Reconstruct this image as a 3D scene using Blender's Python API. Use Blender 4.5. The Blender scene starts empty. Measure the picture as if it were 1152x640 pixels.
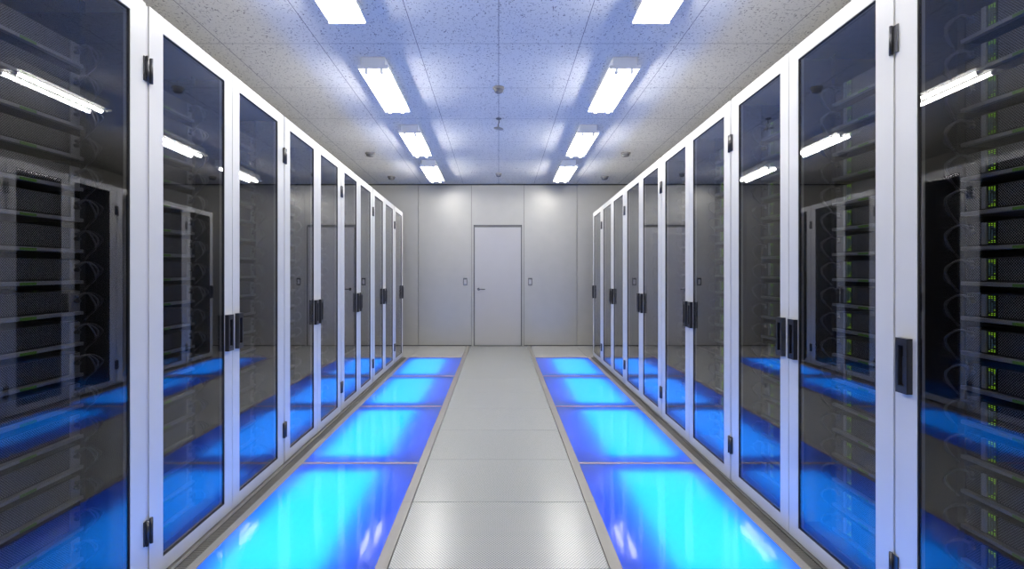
import bpy, bmesh, math, random
from mathutils import Vector, Matrix
random.seed(7)
PI = math.pi
sc = bpy.context.scene
COL = sc.collection

# ------------------------------------------------------------------ room numbers (metres)
EYE = 1.314
BACK = 9.466                    # back wall
SLOPE = 0.0387                  # the ceiling falls gently towards the back wall
def ceil_z(y): return 3.146 - SLOPE * y
def rack_top(y): return 2.486 - SLOPE * y
SIDE = 3.1
NEAR = -1.6
TILT = -math.atan(SLOPE)

# ------------------------------------------------------------------ materials
def new_mat(name):
    m = bpy.data.materials.new(name); m.use_nodes = True
    nt = m.node_tree
    return m, nt, nt.nodes, nt.links, nt.nodes['Principled BSDF']

def simple(name, col, rough=0.5, metal=0.0, spec=0.5, noise=0.0, coat=0.0):
    m, nt, N, L, b = new_mat(name)
    b.inputs['Roughness'].default_value = rough
    b.inputs['Metallic'].default_value = metal
    b.inputs['Specular IOR Level'].default_value = spec
    b.inputs['Coat Weight'].default_value = coat
    c = (col[0], col[1], col[2], 1)
    if noise > 0:
        tc = N.new('ShaderNodeTexCoord'); nz = N.new('ShaderNodeTexNoise')
        nz.inputs['Scale'].default_value = 6; nz.inputs['Detail'].default_value = 5
        L.new(tc.outputs['Object'], nz.inputs['Vector'])
        r = N.new('ShaderNodeValToRGB')
        r.color_ramp.elements[0].position = .3; r.color_ramp.elements[1].position = .7
        r.color_ramp.elements[0].color = (c[0]*(1-noise), c[1]*(1-noise), c[2]*(1-noise), 1)
        r.color_ramp.elements[1].color = (min(1, c[0]*(1+noise)), min(1, c[1]*(1+noise)), min(1, c[2]*(1+noise)), 1)
        L.new(nz.outputs['Fac'], r.inputs['Fac']); L.new(r.outputs['Color'], b.inputs['Base Color'])
    else:
        b.inputs['Base Color'].default_value = c
    return m

def emit(name, col, strength):
    m = bpy.data.materials.new(name); m.use_nodes = True
    N = m.node_tree.nodes; L = m.node_tree.links
    N.remove(N['Principled BSDF'])
    e = N.new('ShaderNodeEmission'); e.inputs['Color'].default_value = (*col, 1); e.inputs['Strength'].default_value = strength
    L.new(e.outputs[0], N['Material Output'].inputs[0])
    return m

M = {}
M['white_paint'] = simple('white_powder_coat', (.535, .53, .505), .36, noise=.015)
M['post'] = simple('grey_post_paint', (.50, .49, .49), .45)
M['black'] = simple('black_plastic', (.012, .012, .014), .28)
M['inner'] = simple('dark_cabinet_steel', (.035, .035, .038), .55, noise=.1)
M['gasket'] = simple('black_rubber_gasket', (.006, .006, .007), .7)
M['chassis'] = simple('dark_server_steel', (.045, .047, .05), .4, .3)
M['lip'] = simple('grey_server_lip', (.30, .305, .31), .4, .3)
M['bar'] = simple('light_grey_bezel', (.38, .40, .42), .35, .3)
M['cable'] = simple('grey_cable_jacket', (.13, .135, .14), .3)
M['cable_dark'] = simple('black_cable_jacket', (.05, .05, .055), .4)
M['hinge'] = simple('dark_hinge_steel', (.05, .05, .055), .3, .6)
M['wall'] = simple('painted_steel_wall_panel', (.46, .455, .425), .36, .38, noise=.02)
M['dark_gap'] = simple('dark_joint', (.05, .05, .05), .8)
M['ceil_gap'] = simple('ceiling_joint', (.16, .16, .18), .9)
M['door'] = simple('painted_door', (.47, .465, .465), .34, .2, noise=.01)
M['strip'] = simple('beige_floor_frame', (.23, .22, .20), .38, noise=.02)
M['alu'] = simple('brushed_aluminium_bar', (.34, .32, .30), .4)
M['chrome'] = simple('satin_chrome', (.35, .35, .37), .22, .9)
M['fixture'] = simple('white_enamel', (.86, .86, .84), .4)
M['socket'] = simple('lamp_socket_plastic', (.55, .53, .48), .45)
M['detector'] = simple('grey_detector_plastic', (.13, .13, .14), .5)
M['detector_base'] = simple('mid_grey_detector_base', (.26, .25, .24), .5)
M['grille_fin'] = simple('grey_grille_fin', (.13, .125, .115), .45)
M['sub'] = simple('dark_subfloor', (.02, .02, .022), .9)
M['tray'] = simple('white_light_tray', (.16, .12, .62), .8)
M['tag'] = simple('dull_green_tag', (.10, .26, .02), .5)
M['led_green'] = emit('green_led', (.45, 1.0, .05), 1.4)
M['led_pale'] = emit('pale_led', (.35, .6, .8), .45)
M['tube'] = emit('fluorescent_tube', (1.0, .975, .93), 78)
M['bluelamp'] = emit('blue_light_panel', (0.0, .22, 1.0), 7.3)

def glass_mat():
    # clear tinted safety glass: a mirror term that grows at grazing view, the rest passes straight through
    m = bpy.data.materials.new('smoked_door_glass'); m.use_nodes = True
    N = m.node_tree.nodes; L = m.node_tree.links
    N.remove(N['Principled BSDF'])
    lw = N.new('ShaderNodeLayerWeight'); lw.inputs['Blend'].default_value = .5
    p = N.new('ShaderNodeMath'); p.operation = 'POWER'; p.inputs[1].default_value = 3.0
    a = N.new('ShaderNodeMath'); a.operation = 'MULTIPLY_ADD'; a.inputs[1].default_value = .76; a.inputs[2].default_value = .020
    L.new(lw.outputs['Facing'], p.inputs[0]); L.new(p.outputs[0], a.inputs[0])
    t = N.new('ShaderNodeBsdfTransparent'); t.inputs['Color'].default_value = (.67, .67, .68, 1)
    g = N.new('ShaderNodeBsdfGlossy'); g.inputs['Roughness'].default_value = 0.0; g.inputs['Color'].default_value = (1, 1, 1, 1)
    mx = N.new('ShaderNodeMixShader')
    L.new(a.outputs[0], mx.inputs[0]); L.new(t.outputs[0], mx.inputs[1]); L.new(g.outputs[0], mx.inputs[2])
    L.new(mx.outputs[0], N['Material Output'].inputs[0])
    return m
M['glass'] = glass_mat()

def diffuser_mat():
    # frosted translucent sheet under a polished top
    m = bpy.data.materials.new('frosted_floor_glass'); m.use_nodes = True
    N = m.node_tree.nodes; L = m.node_tree.links
    N.remove(N['Principled BSDF'])
    tr = N.new('ShaderNodeBsdfTranslucent'); tr.inputs['Color'].default_value = (.20, .92, .95, 1)
    df = N.new('ShaderNodeBsdfDiffuse'); df.inputs['Color'].default_value = (.16, .16, .30, 1)
    m1 = N.new('ShaderNodeMixShader'); m1.inputs[0].default_value = .28
    L.new(tr.outputs[0], m1.inputs[1]); L.new(df.outputs[0], m1.inputs[2])
    gl = N.new('ShaderNodeBsdfGlossy'); gl.inputs['Roughness'].default_value = .06
    fr = N.new('ShaderNodeLayerWeight'); fr.inputs['Blend'].default_value = .5
    p = N.new('ShaderNodeMath'); p.operation = 'POWER'; p.inputs[1].default_value = 3.3
    a = N.new('ShaderNodeMath'); a.operation = 'MULTIPLY_ADD'; a.inputs[1].default_value = .75; a.inputs[2].default_value = .015
    L.new(fr.outputs['Facing'], p.inputs[0]); L.new(p.outputs[0], a.inputs[0])
    m2 = N.new('ShaderNodeMixShader')
    L.new(a.outputs[0], m2.inputs[0]); L.new(m1.outputs[0], m2.inputs[1]); L.new(gl.outputs[0], m2.inputs[2])
    L.new(m2.outputs[0], N['Material Output'].inputs[0])
    return m
M['diffuser'] = diffuser_mat()

def ceiling_mat():
    m, nt, N, L, b = new_mat('fissured_ceiling_board')
    b.inputs['Roughness'].default_value = .9
    b.inputs['Specular IOR Level'].default_value = .2
    tc = N.new('ShaderNodeTexCoord')
    def flecks(scale, sx, sy, rot, lo, hi):
        mp = N.new('ShaderNodeMapping'); mp.inputs['Scale'].default_value = (sx, sy, 1); mp.inputs['Rotation'].default_value = (0, 0, rot)
        nz = N.new('ShaderNodeTexNoise'); nz.inputs['Scale'].default_value = scale; nz.inputs['Detail'].default_value = 2.5; nz.inputs['Roughness'].default_value = .55
        rp = N.new('ShaderNodeMapRange'); rp.inputs['From Min'].default_value = lo; rp.inputs['From Max'].default_value = hi
        L.new(tc.outputs['Object'], mp.inputs['Vector']); L.new(mp.outputs[0], nz.inputs['Vector']); L.new(nz.outputs['Fac'], rp.inputs['Value'])
        return rp.outputs[0]
    f1 = flecks(95, 1, .4, .5, .615, .68)
    f2 = flecks(85, .45, 1, -.35, .625, .69)
    mx = N.new('ShaderNodeMath'); mx.operation = 'MAXIMUM'
    L.new(f1, mx.inputs[0]); L.new(f2, mx.inputs[1])
    big = N.new('ShaderNodeTexNoise'); big.inputs['Scale'].default_value = 1.4; big.inputs['Detail'].default_value = 3
    L.new(tc.outputs['Object'], big.inputs['Vector'])
    cr = N.new('ShaderNodeValToRGB')
    cr.color_ramp.elements[0].color = (.69, .68, .64, 1); cr.color_ramp.elements[1].color = (.75, .74, .69, 1)
    L.new(big.outputs['Fac'], cr.inputs['Fac'])
    mc = N.new('ShaderNodeMixRGB'); mc.inputs['Color2'].default_value = (.22, .21, .21, 1)
    L.new(mx.outputs[0], mc.inputs['Fac']); L.new(cr.outputs['Color'], mc.inputs['Color1'])
    L.new(mc.outputs[0], b.inputs['Base Color'])
    return m
M['ceiling'] = ceiling_mat()

def holes_mask(N, L, pitch, radius, coord, ax):
    """round holes in a staggered grid; returns a 0..1 socket (1 = hole)"""
    sep = N.new('ShaderNodeSeparateXYZ'); L.new(coord, sep.inputs[0])
    outs = []
    for off in (0.0, .5):
        ds = []
        for k, a in enumerate(ax):
            m1 = N.new('ShaderNodeMath'); m1.operation = 'MULTIPLY_ADD'
            m1.inputs[1].default_value = 1 / pitch[k]; m1.inputs[2].default_value = off + 100
            L.new(sep.outputs[a], m1.inputs[0])
            fr = N.new('ShaderNodeMath'); fr.operation = 'FRACT'; L.new(m1.outputs[0], fr.inputs[0])
            sb = N.new('ShaderNodeMath'); sb.operation = 'SUBTRACT'; sb.inputs[1].default_value = .5; L.new(fr.outputs[0], sb.inputs[0])
            sq = N.new('ShaderNodeMath'); sq.operation = 'MULTIPLY'; L.new(sb.outputs[0], sq.inputs[0]); L.new(sb.outputs[0], sq.inputs[1])
            ds.append(sq.outputs[0])
        ad = N.new('ShaderNodeMath'); ad.operation = 'ADD'; L.new(ds[0], ad.inputs[0]); L.new(ds[1], ad.inputs[1])
        lt = N.new('ShaderNodeMath'); lt.operation = 'LESS_THAN'; lt.inputs[1].default_value = radius * radius
        L.new(ad.outputs[0], lt.inputs[0]); outs.append(lt.outputs[0])
    mx = N.new('ShaderNodeMath'); mx.operation = 'MAXIMUM'; L.new(outs[0], mx.inputs[0]); L.new(outs[1], mx.inputs[1])
    return mx.outputs[0]

def perforated(name, base, hole, pitch, radius, ax, rough, metal=0.0):
    m, nt, N, L, b = new_mat(name)
    tc = N.new('ShaderNodeTexCoord')
    mask = holes_mask(N, L, pitch, radius, tc.outputs['Object'], ax)
    mc = N.new('ShaderNodeMixRGB'); mc.inputs['Color1'].default_value = (*base, 1); mc.inputs['Color2'].default_value = (*hole, 1)
    L.new(mask, mc.inputs['Fac']); L.new(mc.outputs[0], b.inputs['Base Color'])
    b.inputs['Roughness'].default_value = rough; b.inputs['Metallic'].default_value = metal
    return m
M['perf_floor'] = perforated('perforated_floor_tile', (.405, .40, .385), (.22, .24, .24), (.015, .02), .26, (0, 1), .25)
M['floor'] = simple('smooth_floor_tile', (.41, .405, .395), .22, noise=.02)
M['grille'] = perforated('perforated_server_grille', (.34, .35, .36), (.008, .008, .01), (.009, .009), .34, (1, 2), .38, .4)

# ------------------------------------------------------------------ mesh helpers
class MB:
    def __init__(s): s.bm = bmesh.new(); s.mats = []
    def mi(s, m):
        if m not in s.mats: s.mats.append(m)
        return s.mats.index(m)
    def box(s, x0, x1, y0, y1, z0, z1, m=None, bevel=0, f=None):
        vs = [s.bm.verts.new((x, y, z)) for x in (x0, x1) for y in (y0, y1) for z in (z0, z1)]
        F = [(0, 1, 3, 2), (4, 6, 7, 5), (0, 4, 5, 1), (2, 3, 7, 6), (0, 2, 6, 4), (1, 5, 7, 3)]
        fs = [s.bm.faces.new([vs[i] for i in q]) for q in F]
        k = s.mi(m) if m else 0
        for q in fs: q.material_index = k
        if bevel:
            es = list({e for q in fs for e in q.edges})
            r = bmesh.ops.bevel(s.bm, geom=es, offset=bevel, segments=2, affect='EDGES', profile=.5, clamp_overlap=True)
            for q in r['faces']: q.material_index = k; q.smooth = True
    def quad(s, pts, m=None):
        q = s.bm.faces.new([s.bm.verts.new(p) for p in pts]); q.material_index = s.mi(m) if m else 0
    def ring(s, x0, x1, o, i, m=None, bevel=0):
        """picture-frame ring in the YZ plane; o,i = lists of four (y,z)"""
        k = s.mi(m) if m else 0
        n = 4
        A = [[s.bm.verts.new((x, p[0], p[1])) for p in l] for x in (x0, x1) for l in (o, i)]
        o0, i0, o1, i1 = A; fs = []
        for a in range(n):
            b = (a + 1) % n
            for q in ((o0[a], o0[b], i0[b], i0[a]), (o1[b], o1[a], i1[a], i1[b]),
                      (o0[b], o0[a], o1[a], o1[b]), (i0[a], i0[b], i1[b], i1[a])):
                fs.append(s.bm.faces.new(q))
        for q in fs: q.material_index = k
        if bevel:
            es = list({e for q in fs for e in q.edges if e.calc_face_angle(0) > .3})
            es = [e for e in es if e.is_manifold]
            r = bmesh.ops.bevel(s.bm, geom=es, offset=bevel, segments=2, affect='EDGES', profile=.5)
            for q in r['faces']: q.material_index = k; q.smooth = True
    def cyl(s, c, r, h, axis='Z', seg=20, r2=None, m=None):
        k = s.mi(m) if m else 0
        mt = Matrix.Translation(c)
        if axis == 'Y': mt = mt @ Matrix.Rotation(PI/2, 4, 'X')
        if axis == 'X': mt = mt @ Matrix.Rotation(PI/2, 4, 'Y')
        before = set(s.bm.faces)
        bmesh.ops.create_cone(s.bm, cap_ends=True, segments=seg, radius1=r, radius2=r if r2 is None else r2, depth=h, matrix=mt)
        for q in set(s.bm.faces) - before:
            q.material_index = k; q.smooth = len(q.verts) == 4
    def lathe(s, prof, seg=28, m=None, c=(0, 0, 0)):
        k = s.mi(m) if m else 0
        rows = []
        for r, z in prof:
            if r < 1e-5: rows.append([s.bm.verts.new((c[0], c[1], c[2]+z))])
            else: rows.append([s.bm.verts.new((c[0]+r*math.cos(2*PI*a/seg), c[1]+r*math.sin(2*PI*a/seg), c[2]+z)) for a in range(seg)])
        for A, B in zip(rows, rows[1:]):
            for a in range(seg):
                b = (a+1) % seg
                if len(A) == 1 and len(B) > 1: q = (A[0], B[a], B[b])
                elif len(B) == 1 and len(A) > 1: q = (A[a], A[b], B[0])
                elif len(A) > 1: q = (A[a], A[b], B[b], B[a])
                else: continue
                fc = s.bm.faces.new(q); fc.material_index = k; fc.smooth = True
    def tube(s, pts, r, seg=6, m=None, sub=5):
        k = s.mi(m) if m else 0
        P = [Vector(p) for p in pts]; out = []
        for i in range(len(P)-1):
            p0 = P[max(0, i-1)]; p1 = P[i]; p2 = P[i+1]; p3 = P[min(len(P)-1, i+2)]
            for j in range(sub):
                t = j/sub
                out.append(.5*((2*p1)+(p2-p0)*t+(2*p0-5*p1+4*p2-p3)*t*t+(3*p1-p0-3*p2+p3)*t**3))
        out.append(P[-1]); rings = []
        for i, p in enumerate(out):
            d = (out[min(i+1, len(out)-1)] - out[max(i-1, 0)]).normalized()
            up = Vector((1, 0, 0)) if abs(d.x) < .9 else Vector((0, 0, 1))
            u = d.cross(up).normalized(); v = d.cross(u)
            rings.append([s.bm.verts.new(p + r*(math.cos(2*PI*a/seg)*u + math.sin(2*PI*a/seg)*v)) for a in range(seg)])
        for A, B in zip(rings, rings[1:]):
            for a in range(seg):
                b = (a+1) % seg
                q = s.bm.faces.new((A[a], A[b], B[b], B[a])); q.material_index = k; q.smooth = True
        for R_ in (rings[0], rings[-1]):
            q = s.bm.faces.new(R_); q.material_index = k
    def build(s, name, mat=None, parent=None, fn=None, recalc=True):
        if fn:
            for v in s.bm.verts: v.co = fn(v.co)
        if recalc: bmesh.ops.recalc_face_normals(s.bm, faces=s.bm.faces[:])
        me = bpy.data.meshes.new(name); s.bm.to_mesh(me); s.bm.free()
        for m in (s.mats or [mat]): me.materials.append(m)
        o = bpy.data.objects.new(name, me); COL.objects.link(o)
        if parent: o.parent = parent
        return o

def empty(name, loc, rz=0):
    o = bpy.data.objects.new(name, None); COL.objects.link(o)
    o.empty_display_size = .1
    o.location = loc; o.rotation_euler = (0, 0, rz); return o
def tag(o, label=None, cat=None, group=None, kind=None):
    if label: o['label'] = label
    if cat: o['category'] = cat
    if group: o['group'] = group
    if kind: o['kind'] = kind
    return o
def copy_tree(o, parent=None, kids=None):
    if kids is None:
        kids = {}
        for x in bpy.data.objects:
            if x.parent: kids.setdefault(x.parent.name, []).append(x)
    c = o.copy(); COL.objects.link(c); c.parent = parent
    for ch in kids.get(o.name, []): copy_tree(ch, c, kids)
    return c
ORD = ['nearest', 'second', 'third', 'fourth', 'fifth', 'sixth', 'seventh', 'eighth', 'ninth', 'tenth', 'eleventh',
       'twelfth', 'thirteenth', 'fourteenth', 'fifteenth', 'sixteenth', 'seventeenth', 'eighteenth', 'nineteenth']

# ------------------------------------------------------------------ room shell
PATH = .490; INNER = .546; OUTER = 1.33; GRID0 = 1.372; FACE = {1: 1.427, -1: 1.440}
PY = [.74, 2.24, 3.74, 5.29, 6.79, 8.23]; PY = [y for y in PY]
END = 8.245
# walkway of square-edged tiles
joints = [NEAR, -.36, .335, 1.03, 1.725, 2.42, 3.115, 3.81, 4.505, 5.20, 5.895, 6.59, 7.285, 7.98, 8.675, BACK]
mb = MB()
for y0, y1 in zip(joints, joints[1:]):
    mb.box(-PATH+.003, PATH-.003, y0+.002, y1-.002, -.03, 0, M['perf_floor'], bevel=.0015)
# plain tiles between the lit strips and the back wall, and under the cabinets
for s in (1, -1):
    for x0, x1 in ((PATH, INNER),):
        for y0, y1 in zip(joints[::3], joints[3::3]):
            mb.box(min(s*x0, s*x1)+.001, max(s*x0, s*x1)-.001, y0, y1-.0012, -.03, 0, M['strip'])
    xs = [INNER, 1.33, 2.03, SIDE]
    for x0, x1 in zip(xs, xs[1:]):
        mb.box(min(s*x0, s*x1)+.0015, max(s*x0, s*x1)-.0015, END, BACK, -.03, 0, M['floor'])
    mb.box(min(s*OUTER, s*GRID0), max(s*OUTER, s*GRID0), NEAR, END, -.03, 0, M['strip'])
    mb.box(min(s*1.44, s*SIDE), max(s*1.44, s*SIDE), NEAR, END, -.03, -.001, M['floor'])
    mb.box(min(s*INNER, s*OUTER), max(s*INNER, s*OUTER), NEAR, PY[0]-.01, -.03, 0, M['floor'])
mb.box(-SIDE, SIDE, NEAR, BACK, -.36, -.32, M['sub'])
tag(mb.build('floor'), kind='structure')

# ceiling of fissured boards
cx = [0, .605, 1.33, 2.05, 2.77, SIDE]
cxs = sorted(set([-x for x in cx] + cx))
cy = [NEAR, -1.4, -.49, .42, 1.33, 2.24, 3.17, 4.086, 4.98, 5.875, 6.79, 7.69, 8.58, BACK]
mb = MB(); g = .0022
for x0, x1 in zip(cxs, cxs[1:]):
    for y0, y1 in zip(cy, cy[1:]):
        a = [(x0+g, y0+g, ceil_z(y0+g)), (x1-g, y0+g, ceil_z(y0+g)), (x1-g, y1-g, ceil_z(y1-g)), (x0+g, y1-g, ceil_z(y1-g))]
        mb.quad(a, M['ceiling'])
up = .006
mb.box(-SIDE, SIDE, NEAR, BACK, 0, .1, M['ceil_gap'])
def cf(co):
    if -.001 < co.z < .101 : return Vector((co.x, co.y, ceil_z(co.y) + up + co.z))
    return co
tag(mb.build('ceiling', fn=cf, recalc=False), kind='structure')

# back wall: steel panels with open joints, a door opening
DX0, DX1, DZ = -.418, .388, 2.045
zt = ceil_z(BACK) + .02
px = [-SIDE, -2.285, -1.380, -.469, .438, 1.344, 2.25, SIDE]
mb = MB()
for x0, x1 in zip(px, px[1:]):
    if abs(x0+.469) < .01:
        mb.box(x0+.003, x1-.003, BACK, BACK+.03, DZ+.035, zt, M['wall'], bevel=.0015)
        mb.box(x0+.003, DX0-.012, BACK, BACK+.03, .0, DZ+.035, M['wall'])
        mb.box(DX1+.012, x1-.003, BACK, BACK+.03, .0, DZ+.035, M['wall'])
    else:
        mb.box(x0+.003, x1-.003, BACK, BACK+.03, .012, zt, M['wall'], bevel=.0015)
mb.box(-SIDE, SIDE, BACK+.03, BACK+.12, 0, zt+.1, M['dark_gap'])
tag(mb.build('wall_back'), kind='structure')
for s, nm in ((1, 'right'), (-1, 'left')):
    mb = MB(); ys = [NEAR + k*1.107 for k in range(11)]
    for y0, y1 in zip(ys, ys[1:]):
        mb.box(min(s*SIDE, s*(SIDE+.05)), max(s*SIDE, s*(SIDE+.05)), y0+.003, min(y1, BACK)-.003, .01, 3.3, M['wall'])
    mb.box(min(s*(SIDE+.05), s*(SIDE+.1)), max(s*(SIDE+.05), s*(SIDE+.1)), NEAR, BACK, 0, 3.3, M['dark_gap'])
    tag(mb.build('wall_'+nm), kind='structure')
mb = MB()
for x0, x1 in zip(px, px[1:]): mb.box(x0+.003, x1-.003, NEAR-.05, NEAR, .01, 3.3, M['wall'])
mb.box(-SIDE, SIDE, NEAR-.1, NEAR-.05, 0, 3.3, M['dark_gap'])
tag(mb.build('wall_front'), kind='structure')
# thin dark strip along the joint between wall and ceiling
mb = MB(); mb.box(-SIDE, SIDE, BACK-.012, BACK-.001, ceil_z(BACK)-.022, ceil_z(BACK)-.002, M['dark_gap'])
tag(mb.build('trim_1', ), kind='structure')
for k, s in enumerate((1, -1)):
    mb = MB(); mb.box(min(s*.47, s*SIDE), max(s*.47, s*SIDE), BACK-.006, BACK-.001, 0, .014, M['dark_gap'])
    tag(mb.build('baseboard_'+('right' if s > 0 else 'left')), kind='structure')

# door
d = tag(empty('door_1', ((DX0+DX1)/2, BACK, 0)), kind='structure')
w = (DX1-DX0)/2
mb = MB(); mb.box(-w+.008, w-.008, -.006, .03, .012, DZ-.008, bevel=.002); mb.build('door_leaf', M['door'], d)
mb = MB()
mb.box(-w-.012, -w+.004, -.010, .03, 0, DZ+.012); mb.box(w-.004, w+.012, -.010, .03, 0, DZ+.012); mb.box(-w+.004, w-.004, -.010, .03, DZ-.004, DZ+.03)
mb.box(-w+.004, w-.004, .0, .03, 0, .010)
mb.build('door_frame', simple('dark_door_frame', (.14, .14, .14), .5), d)
mb = MB()
mb.cyl((-w+.075, -.012, .975), .025, .012, 'Y'); mb.cyl((-w+.075, -.035, .975), .009, .05, 'Y', 12)
mb.box(-w+.066, -w+.185, -.066, -.052, .967, .983, bevel=.004)
mb.build('door_handle', M['chrome'], d)
# wall switches
for s, x in (('left', -.574), ('right', .540)):
    t = tag(empty('wall_switch', (x, BACK, 1.105)), 'small white wall switch plate %s of the grey door' % s, 'switch', 'wall switches beside the door')
    mb = MB(); mb.ring(-.012, 0, [(-.034, -.062), (.034, -.062), (.034, .062), (-.034, .062)], [(-.022, -.045), (.022, -.045), (.022, .038), (-.022, .038)])
    o = mb.build('switch_plate', M['chrome'], t, fn=lambda c: Vector((c.y, c.x, c.z)))
    mb = MB(); mb.box(-.022, .022, -.007, 0, -.045, .038, bevel=.002); mb.build('rocker', M['door'], t)

# ------------------------------------------------------------------ lit floor panels
def light_panel(s, y0, y1, label):
    t = tag(empty('light_panel', (s*(INNER+OUTER)/2, (y0+y1)/2, -.1)), label, 'floor light', 'glowing blue floor light panels')
    hw = (OUTER-INNER)/2; hl = (y1-y0)/2; b = .014
    off = s*.077
    mb = MB(); mb.quad([(-hw+.001, -hl+b, .099), (hw-.001, -hl+b, .099), (hw-.001, hl-b, .099), (-hw+.001, hl-b, .099)])
    o = mb.build('glass_cover', M['diffuser'], t, recalc=False)
    for sg in (-1, 1):
        mb = MB(); mb.box(-hw, hw, sg*hl-(b if sg > 0 else -.001), sg*hl+(-.001 if sg > 0 else b), .07, .1015, bevel=.001)
        mb.build('cross_bar', M['alu'], t)
    mb = MB()
    x0, x1, ya, yb, z0, z1 = -hw, hw, -hl+.0, hl-.0, -.06, .098
    mb.quad([(x0, ya, z0), (x1, ya, z0), (x1, yb, z0), (x0, yb, z0)])
    mb.quad([(x0, ya, z0), (x0, yb, z0), (x0, yb, z1), (x0, ya, z1)]); mb.quad([(x1, ya, z0), (x1, yb, z0), (x1, yb, z1), (x1, ya, z1)])
    mb.quad([(x0, ya, z0), (x1, ya, z0), (x1, ya, z1), (x0, ya, z1)]); mb.quad([(x0, yb, z0), (x1, yb, z0), (x1, yb, z1), (x0, yb, z1)])
    mb.build('light_tray', M['tray'], t)
    mb = MB(); mb.box(off-.235, off+.235, -hl+.15, hl-.15, .02, .050)
    mb.build('lamp', M['bluelamp'], t)
for s, nm in ((1, 'right'), (-1, 'left')):
    for k in range(5):
        where = ['nearest the camera, cut by the photo edge', 'second from the camera', 'third from the camera', 'fourth from the camera', 'farthest, by the back wall'][k]
        light_panel(s, PY[k], PY[k+1], 'glowing blue floor panel %s of the walkway, %s' % (nm, where))
    mb = MB(); xa, xb = GRID0, 1.44
    mb.box(min(s*xa, s*xb), max(s*xa, s*xb), .9, END, -.03, -.014, M['sub'])
    mb.box(min(s*xa, s*(xa+.004)), max(s*xa, s*(xa+.004)), .9, END, -.014, 0, M['grille_fin'])
    y = .9
    while y < END:
        mb.box(min(s*(xa+.004), s*(xb-.018)), max(s*(xa+.004), s*(xb-.018)), y, y+.006, -.014, -.001, M['grille_fin']); y += .014
    tag(mb.build('floor_grille'), 'narrow ridged metal floor grille along the foot of the %s cabinet row' % nm, 'grille')

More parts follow.
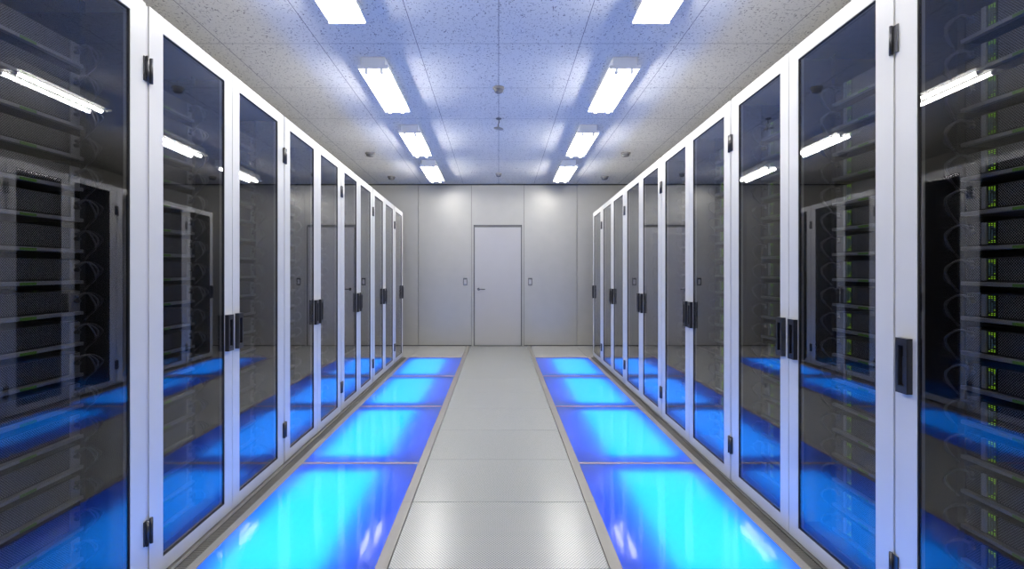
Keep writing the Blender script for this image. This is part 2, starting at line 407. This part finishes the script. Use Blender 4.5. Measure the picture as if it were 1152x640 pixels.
# ------------------------------------------------------------------ server cabinets
RY = {1: [1.274, 1.981, 2.71, 3.385, 4.13, 4.83, 5.53, 6.23, 6.92, 7.62, 8.33],
      -1: [1.45, 2.26, 2.98, 3.70, 4.38, 5.04, 5.67, 6.30, 6.94, 7.60, 8.27]}
NOM = 2.3
def cabinet(s, k, y0, y1, hinge_near, label):
    yc = (y0+y1)/2; hw = (y1-y0)/2; F = FACE[s]
    t = tag(empty('server_cabinet', (s*F, yc, 0)), label, 'server cabinet', 'server cabinets in the %s row' % ('right' if s > 0 else 'left'))
    def fn(c):      # local depth -> world side, height follows the falling top line of the row
        return Vector((c.x*s, c.y, c.z*rack_top(yc+c.y)/NOM))
    def fl(c): return Vector((c.x*s, c.y, c.z))
    H = NOM; gh = .012; gp = .0025       # gap at the hinge joint, at the handle joint
    gn, gf = (gh, gp) if hinge_near else (gp, gh)
    sn, sf = (.093, .080) if hinge_near else (.080, .093)
    if s > 0 and k == 0: sf = .098
    a0, a1 = -hw+gn, hw-gf; b0, b1 = a0+sn, a1-sf
    zb0, zb1 = .016, H; zi0, zi1 = .077, H-.066
    # body
    mb = MB(); mb.ring(.034, .075, [(-hw+.001, .02), (hw-.001, .02), (hw-.001, H-.006), (-hw+.001, H-.006)],
                       [(-hw+.022, .07), (hw-.022, .07), (hw-.022, H-.035), (-hw+.022, H-.035)]); mb.build('body_frame', M['inner'], t, fn=fn)
    for sg, nm in ((-1, 'side_panel'), (1, 'side_panel')):
        mb = MB(); mb.box(.076, .95, sg*hw-(.006 if sg > 0 else -.002), sg*hw-(.002 if sg > 0 else -.006), .03, H-.012); mb.build(nm, M['inner'], t, fn=fn)
    mb = MB(); mb.box(.076, .95, -hw+.007, hw-.007, H-.035, H-.012, bevel=.003); mb.build('top_panel', M['post'], t, fn=fn)
    mb = MB(); mb.box(.076, .95, -hw+.007, hw-.007, .05, .075); mb.build('base_panel', M['inner'], t, fn=fn)
    mb = MB(); mb.box(.94, .955, -hw+.007, hw-.007, .08, H-.04); mb.build('back_panel', M['inner'], t, fn=fn)
    mb = MB(); mb.box(.05, .93, -hw+.01, hw-.01, 0, .03); mb.build('plinth', M['black'], t, fn=fl)
    for sg in (-1, 1):
        mb = MB()
        mb.box(.150, .154, sg*.245-.006, sg*.245+.022*sg if sg > 0 else sg*.245+.006, .09, H-.06)
        mb.build('mounting_rail', M['chassis'], t, fn=fn)
    mb = MB(); ye = -hw if hinge_near else hw - .0085
    mb.box(.004, .033, ye, ye+.0085, .02, H-.004, bevel=.001); mb.build('hinge_post', M['post'], t, fn=fn)
    # door
    mb = MB()
    mb.ring(0, .028, [(a0, zb0), (a1, zb0), (a1, zb1), (a0, zb1)], [(b0, zi0), (b1, zi0), (b1, zi1), (b0, zi1)], bevel=.004)
    door = mb.build('door', M['white_paint'], t, fn=fn)
    e = .004
    mb = MB(); mb.ring(.002, .014, [(b0-e, zi0-e), (b1+e, zi0-e), (b1+e, zi1+e), (b0-e, zi1+e)], [(b0+e, zi0+e), (b1-e, zi0+e), (b1-e, zi1-e), (b0+e, zi1-e)])
    mb.build('gasket', M['gasket'], door, fn=fn)
    mb = MB(); mb.box(.006, .011, b0, b1, zi0, zi1); mb.build('glass_pane', M['glass'], door, fn=fn)
    # handle on the side away from the hinges
    hy = (a1-.053) if hinge_near else (a0+.053)
    zc = .978
    mb = MB()
    mb.ring(-.022, -.001, [(hy-.027, zc-.096), (hy+.027, zc-.096), (hy+.027, zc+.096), (hy-.027, zc+.096)],
            [(hy-.014, zc-.070), (hy+.014, zc-.070), (hy+.014, zc+.070), (hy-.014, zc+.070)], bevel=.003)
    mb.box(-.006, -.001, hy-.014, hy+.014, zc-.07, zc+.07)
    mb.box(-.014, -.006, hy-.006, hy+.006, zc-.064, zc+.03, bevel=.002)
    mb.cyl((-.009, hy, zc-.052), .006, .008, 'X', 12)
    mb.build('handle', M['black'], door, fn=fl)
    # hinges at the joint
    hy = (a0 - .0) if hinge_near else (a1 + .0)
    inw = 1 if hinge_near else -1
    top = rack_top(yc+hy) - .268
    for zc2 in (top, .238):
        mb = MB()
        mb.box(-.005, 0, min(hy-inw*.002, hy+inw*.016), max(hy-inw*.002, hy+inw*.016), zc2-.050, zc2+.050, bevel=.0015)
        mb.cyl((-.008, hy+inw*.001, zc2), .0065, .104, 'Z', 12)
        if s > 0 and k == 1: mb.box(-.005, -.001, hy-.030, hy-.004, zc2-.050, zc2+.050, bevel=.0015)
        for q in (-.03, .03): mb.cyl((-.006, hy+inw*.010, zc2+q), .003, .003, 'X', 8)
        mb.build('hinge', M['hinge'], door, fn=fl)
    return t

for s, nm in ((1, 'right'), (-1, 'left')):
    ys = RY[s]
    for k in range(10):
        # hinges of neighbouring doors meet at one joint, handles at the next
        hinge_near = (k % 2 == 1) or (k == 0 and s > 0)
        if k == 0: w_ = 'nearest the camera'
        elif k == 9: w_ = 'beside the back wall'
        else: w_ = '%s from the camera' % ORD[k]
        cabinet(s, k, ys[k], ys[k+1], hinge_near, 'white-framed glass-door server cabinet in the %s row, %s' % (nm, w_))

# ------------------------------------------------------------------ server units
UP = .1165
def server_proto(detail):
    t = empty('server_unit', (0, 0, 0))
    if not detail:
        mb = MB()
        mb.box(0.0, .55, -.235, .235, 0, .092, M['chassis'])
        mb.box(-.004, -.0005, -.20, .115, .022, .088, M['grille'])
        mb.box(-.018, 0, -.235, .235, .0, .016, M['lip'])
        mb.box(-.006, 0, .155, .170, .022, .088, M['bar'])
        for i in range(8): mb.box(-.006, -.004, .128, .134, .026+i*.0075, .030+i*.0075, M['led_green'])
        mb.tube([(-.004, .19, .06), (-.05, .215, .07), (-.055, .245, .03), (-.01, .26, -.01)], .005, 5, M['cable'])
        mb.tube([(-.004, -.19, .06), (-.05, -.215, .07), (-.055, -.25, .03), (-.01, -.262, -.01)], .005, 5, M['cable'])
        o = mb.build('server_unit'); bpy.data.objects.remove(t)
        o.name = 'server_unit'
        return o
    mb = MB(); mb.box(0.0, .55, -.235, .235, 0, .092, bevel=.002); mb.build('chassis', M['chassis'], t)
    mb = MB(); mb.box(-.006, -.0003, -.185, .112, .020, .089); mb.build('front_grille', M['grille'], t)
    mb = MB(); mb.box(-.005, -.0003, .176, .232, .020, .089); mb.build('side_grille', M['grille'], t)
    mb = MB()
    mb.box(-.022, -.0005, -.235, .235, .0, .013, bevel=.002)
    mb.box(-.008, -.0005, -.235, -.190, .013, .089, bevel=.002)
    mb.build('front_lip', M['lip'], t)
    mb = MB(); mb.box(-.010, -.0005, .152, .170, .018, .089, bevel=.002); mb.build('bezel_bar', M['bar'], t)
    mb = MB(); mb.box(-.005, -.0003, .1165, .149, .020, .089); mb.build('light_backing', M['black'], t)
    mb = MB(); r = random.Random(3)
    for i in range(12):
        for j in range(3):
            if r.random() < .16: continue
            y = .1225 + j*.0095; z = .0235 + i*.0054
            g_ = i < 2 or i > 9 or (j == 0 and i % 2)
            mb.box(-.0065, -.0052, y, y+(.0030 if g_ else .0020), z, z+.0018, M['led_green'] if g_ else M['led_pale'])
    mb.build('indicator_lights', None, t)
    mb = MB(); mb.box(-.0235, -.0222, -.02, .045, .001, .010); mb.build('green_tag', M['tag'], t)
    for j, (o_, dy, mt) in enumerate(((0, 0, 'cable'), (.012, .01, 'cable_dark'), (-.012, -.008, 'cable'))):
        mb = MB()
        mb.tube([(-.004, .205+dy*.5, .075-abs(o_)), (-.04, .215+dy, .085), (-.062+o_, .240+dy, .060), (-.055, .252+dy, .025), (-.025, .258, -.004), (-.006, .262+dy*.3, -.022)], .0030, 6)
        mb.cyl((-.012, .205+dy*.5, .075-abs(o_)), .007, .018, 'X', 8)
        mb.build('cable', M[mt], t)
        mb = MB()
        mb.tube([(-.006, -.212+dy*.4, .07-abs(o_)*1.5), (-.045, -.222-dy, .082), (-.066-o_, -.246-dy, .055), (-.050, -.258, .02), (-.02, -.264, -.006), (-.006, -.262, -.024)], .0030, 6)
        mb.cyl((-.014, -.212+dy*.4, .07-abs(o_)*1.5), .007, .018, 'X', 8)
        mb.build('cable', M[mt], t)
    return t
proto_full = server_proto(True); proto_low = server_proto(False)
kids = {}
for x in bpy.data.objects:
    if x.parent: kids.setdefault(x.parent.name, []).append(x)
used = {True: False, False: False}
for s, nm in ((1, 'right'), (-1, 'left')):
    for k in range(6):
        y0, y1 = RY[s][k], RY[s][k+1]; yc = (y0+y1)/2
        n = int((rack_top(y1) - .10 - .10) / UP)
        full = k < 3
        src = proto_full if full else proto_low
        rk = 'nearest' if k == 0 else ORD[k]
        for i in range(n):
            if not used[full]: o = src; used[full] = True
            else: o = copy_tree(src, None, kids)
            o.location = (s*(FACE[s]+.155), yc, .095 + i*UP)
            o.rotation_euler = (0, 0, 0 if s > 0 else PI)
            j = n-1-i
            pos = 'topmost' if j == 0 else ('lowest' if i == 0 else '%s from the %s' % ((ORD[j], 'top') if j <= n//2 else (ORD[i], 'bottom')))
            tag(o, 'black perforated server, %s, %s, %s row' % (pos, 'nearest cabinet' if k == 0 else rk + ' cabinet from the camera', nm),
                'server', 'rack servers in the %s %s-row cabinet' % (rk, nm))

# ------------------------------------------------------------------ ceiling fittings
def fixture_proto():
    L2 = .525
    t = empty('ceiling_light', (0, 0, 0))
    mb = MB(); mb.box(-.095, .095, -L2+.004, L2-.004, -.070, -.001, bevel=.003); mb.build('housing', M['fixture'], t)
    # shallow white reflector tray, flared at the sides
    mb = MB()
    prof = [(-.120, -.084), (-.100, -.072), (.100, -.072), (.120, -.084)]
    for (xa, za), (xb, zb) in zip(prof, prof[1:]):
        mb.quad([(xa, -L2, za), (xb, -L2, zb), (xb, L2, zb), (xa, L2, za)])
        mb.quad([(xa, -L2, za+.003), (xa, L2, za+.003), (xb, L2, zb+.003), (xb, -L2, zb+.003)])
    for y in (-L2, L2):
        mb.box(-.121, .121, y-.002, y+.002, -.097, -.068)
    mb.build('reflector', M['fixture'], t, recalc=True)
    for x in (-.060, .060):
        mb = MB(); mb.cyl((x, 0, -.107), .016, 2*L2-.11, 'Y', 12); tb = mb.build('tube', M['tube'], t)
        for sg in (-1, 1):
            mb = MB(); mb.box(x-.012, x+.012, sg*(L2-.038)-.010, sg*(L2-.038)+.010, -.119, -.074, bevel=.004)
            mb.cyl((x, sg*(L2-.053), -.107), .0165, .010, 'Y', 12)
            mb.build('socket', M['fixture'], tb)
    return t
fp = fixture_proto()
fy = [-.95, .84, 3.06-.0, 4.84, 6.61, 8.33]
fy = [-.62, 1.20, 3.06, 4.84, 6.60, 8.24]  # first two of each row are out of view, added for their light
kids = {}
for x in bpy.data.objects:
    if x.parent: kids.setdefault(x.parent.name, []).append(x)
first = True
for s, nm in ((-1, 'left'), (1, 'right')):
    for k, y in enumerate(fy):
        o = fp if first else copy_tree(fp, None, kids); first = False
        o.location = (s*.985 if s < 0 else .99, y, ceil_z(y)); o.rotation_euler = (TILT, 0, 0)
        w_ = ['unseen, behind the camera', 'unseen, above the camera', 'cut off by the top photo edge', 'second of the four in view', 'third of the four in view', 'farthest, near the back wall'][k]
        tag(o, 'bright twin-tube ceiling light in the %s row, %s' % (nm, w_), 'ceiling light', 'twin-tube lights in the %s ceiling row' % nm)

def detector(x, y, label, r=.062, drop=.0):
    t = tag(empty('smoke_detector', (x, y, ceil_z(y))), label, 'smoke detector', 'round ceiling detectors')
    t.rotation_euler = (TILT, 0, 0)
    mb = MB(); mb.lathe([(0, 0), (r, 0), (r, -.012), (r*.9, -.018), (0, -.018)]); mb.build('base', M['detector_base'], t)
    mb = MB(); mb.lathe([(r*.75, -.018), (r*.78, -.028), (r*.70, -.043), (r*.45, -.050), (0, -.051)]); mb.build('sensing_dome', M['detector'], t)
detector(0, 4.97, 'round grey smoke detector on the centre line, nearest the camera', .052)
detector(0, 8.62, 'tiny round detector on the ceiling centre line near the back wall', .05)
detector(-1.71, 7.33, 'grey smoke detector above the left cabinet row, nearer of two', .066)
detector(1.69, 7.33, 'grey smoke detector above the right cabinet row, nearer of two', .066)
detector(-1.72, 8.85, 'grey smoke detector on the left ceiling close to the back wall', .066)
detector(1.70, 8.85, 'grey smoke detector on the right ceiling close to the back wall', .066)
t = tag(empty('sprinkler_head', (0, 5.86, ceil_z(5.86))), 'hanging sprinkler head with tilted disc on the ceiling centre line', 'sprinkler')
mb = MB(); mb.lathe([(0, 0), (.032, 0), (.030, -.008), (.015, -.014), (0, -.014)]); mb.build('escutcheon', M['detector'], t)
mb = MB(); mb.tube([(0, 0, -.010), (.004, 0, -.04), (-.006, 0, -.07), (0, 0, -.102)], .006, 8); mb.build('stem', M['detector'], t)
mb = MB(); mb.lathe([(0, .014), (.020, .014), (.052, .002), (.052, -.006), (0, -.010)]); o = mb.build('deflector', M['detector_base'], t)
o.location = (0, 0, -.108); o.rotation_euler = (0, .16, 0)

# ------------------------------------------------------------------ world, camera, view
w = bpy.data.worlds.new('World'); sc.world = w; w.use_nodes = True
w.node_tree.nodes['Background'].inputs[0].default_value = (.5, .5, .55, 1)
w.node_tree.nodes['Background'].inputs[1].default_value = .2
cam = bpy.data.cameras.new('camera'); co = bpy.data.objects.new('camera', cam); COL.objects.link(co)
co.location = (0, 0, EYE); co.rotation_euler = (PI/2, 0, 0)
cam.sensor_width = 36; cam.lens = 620/1152*36
cam.shift_x = 15/1152; cam.shift_y = -17/1152
cam.clip_start = .02; cam.clip_end = 60
sc.camera = co
vs = sc.view_settings
vs.view_transform = 'Standard'; vs.look = 'None'; vs.gamma = 1; vs.use_curve_mapping = False
vs.exposure = 0.0
sc.cycles.max_bounces = 12; sc.cycles.transparent_max_bounces = 24
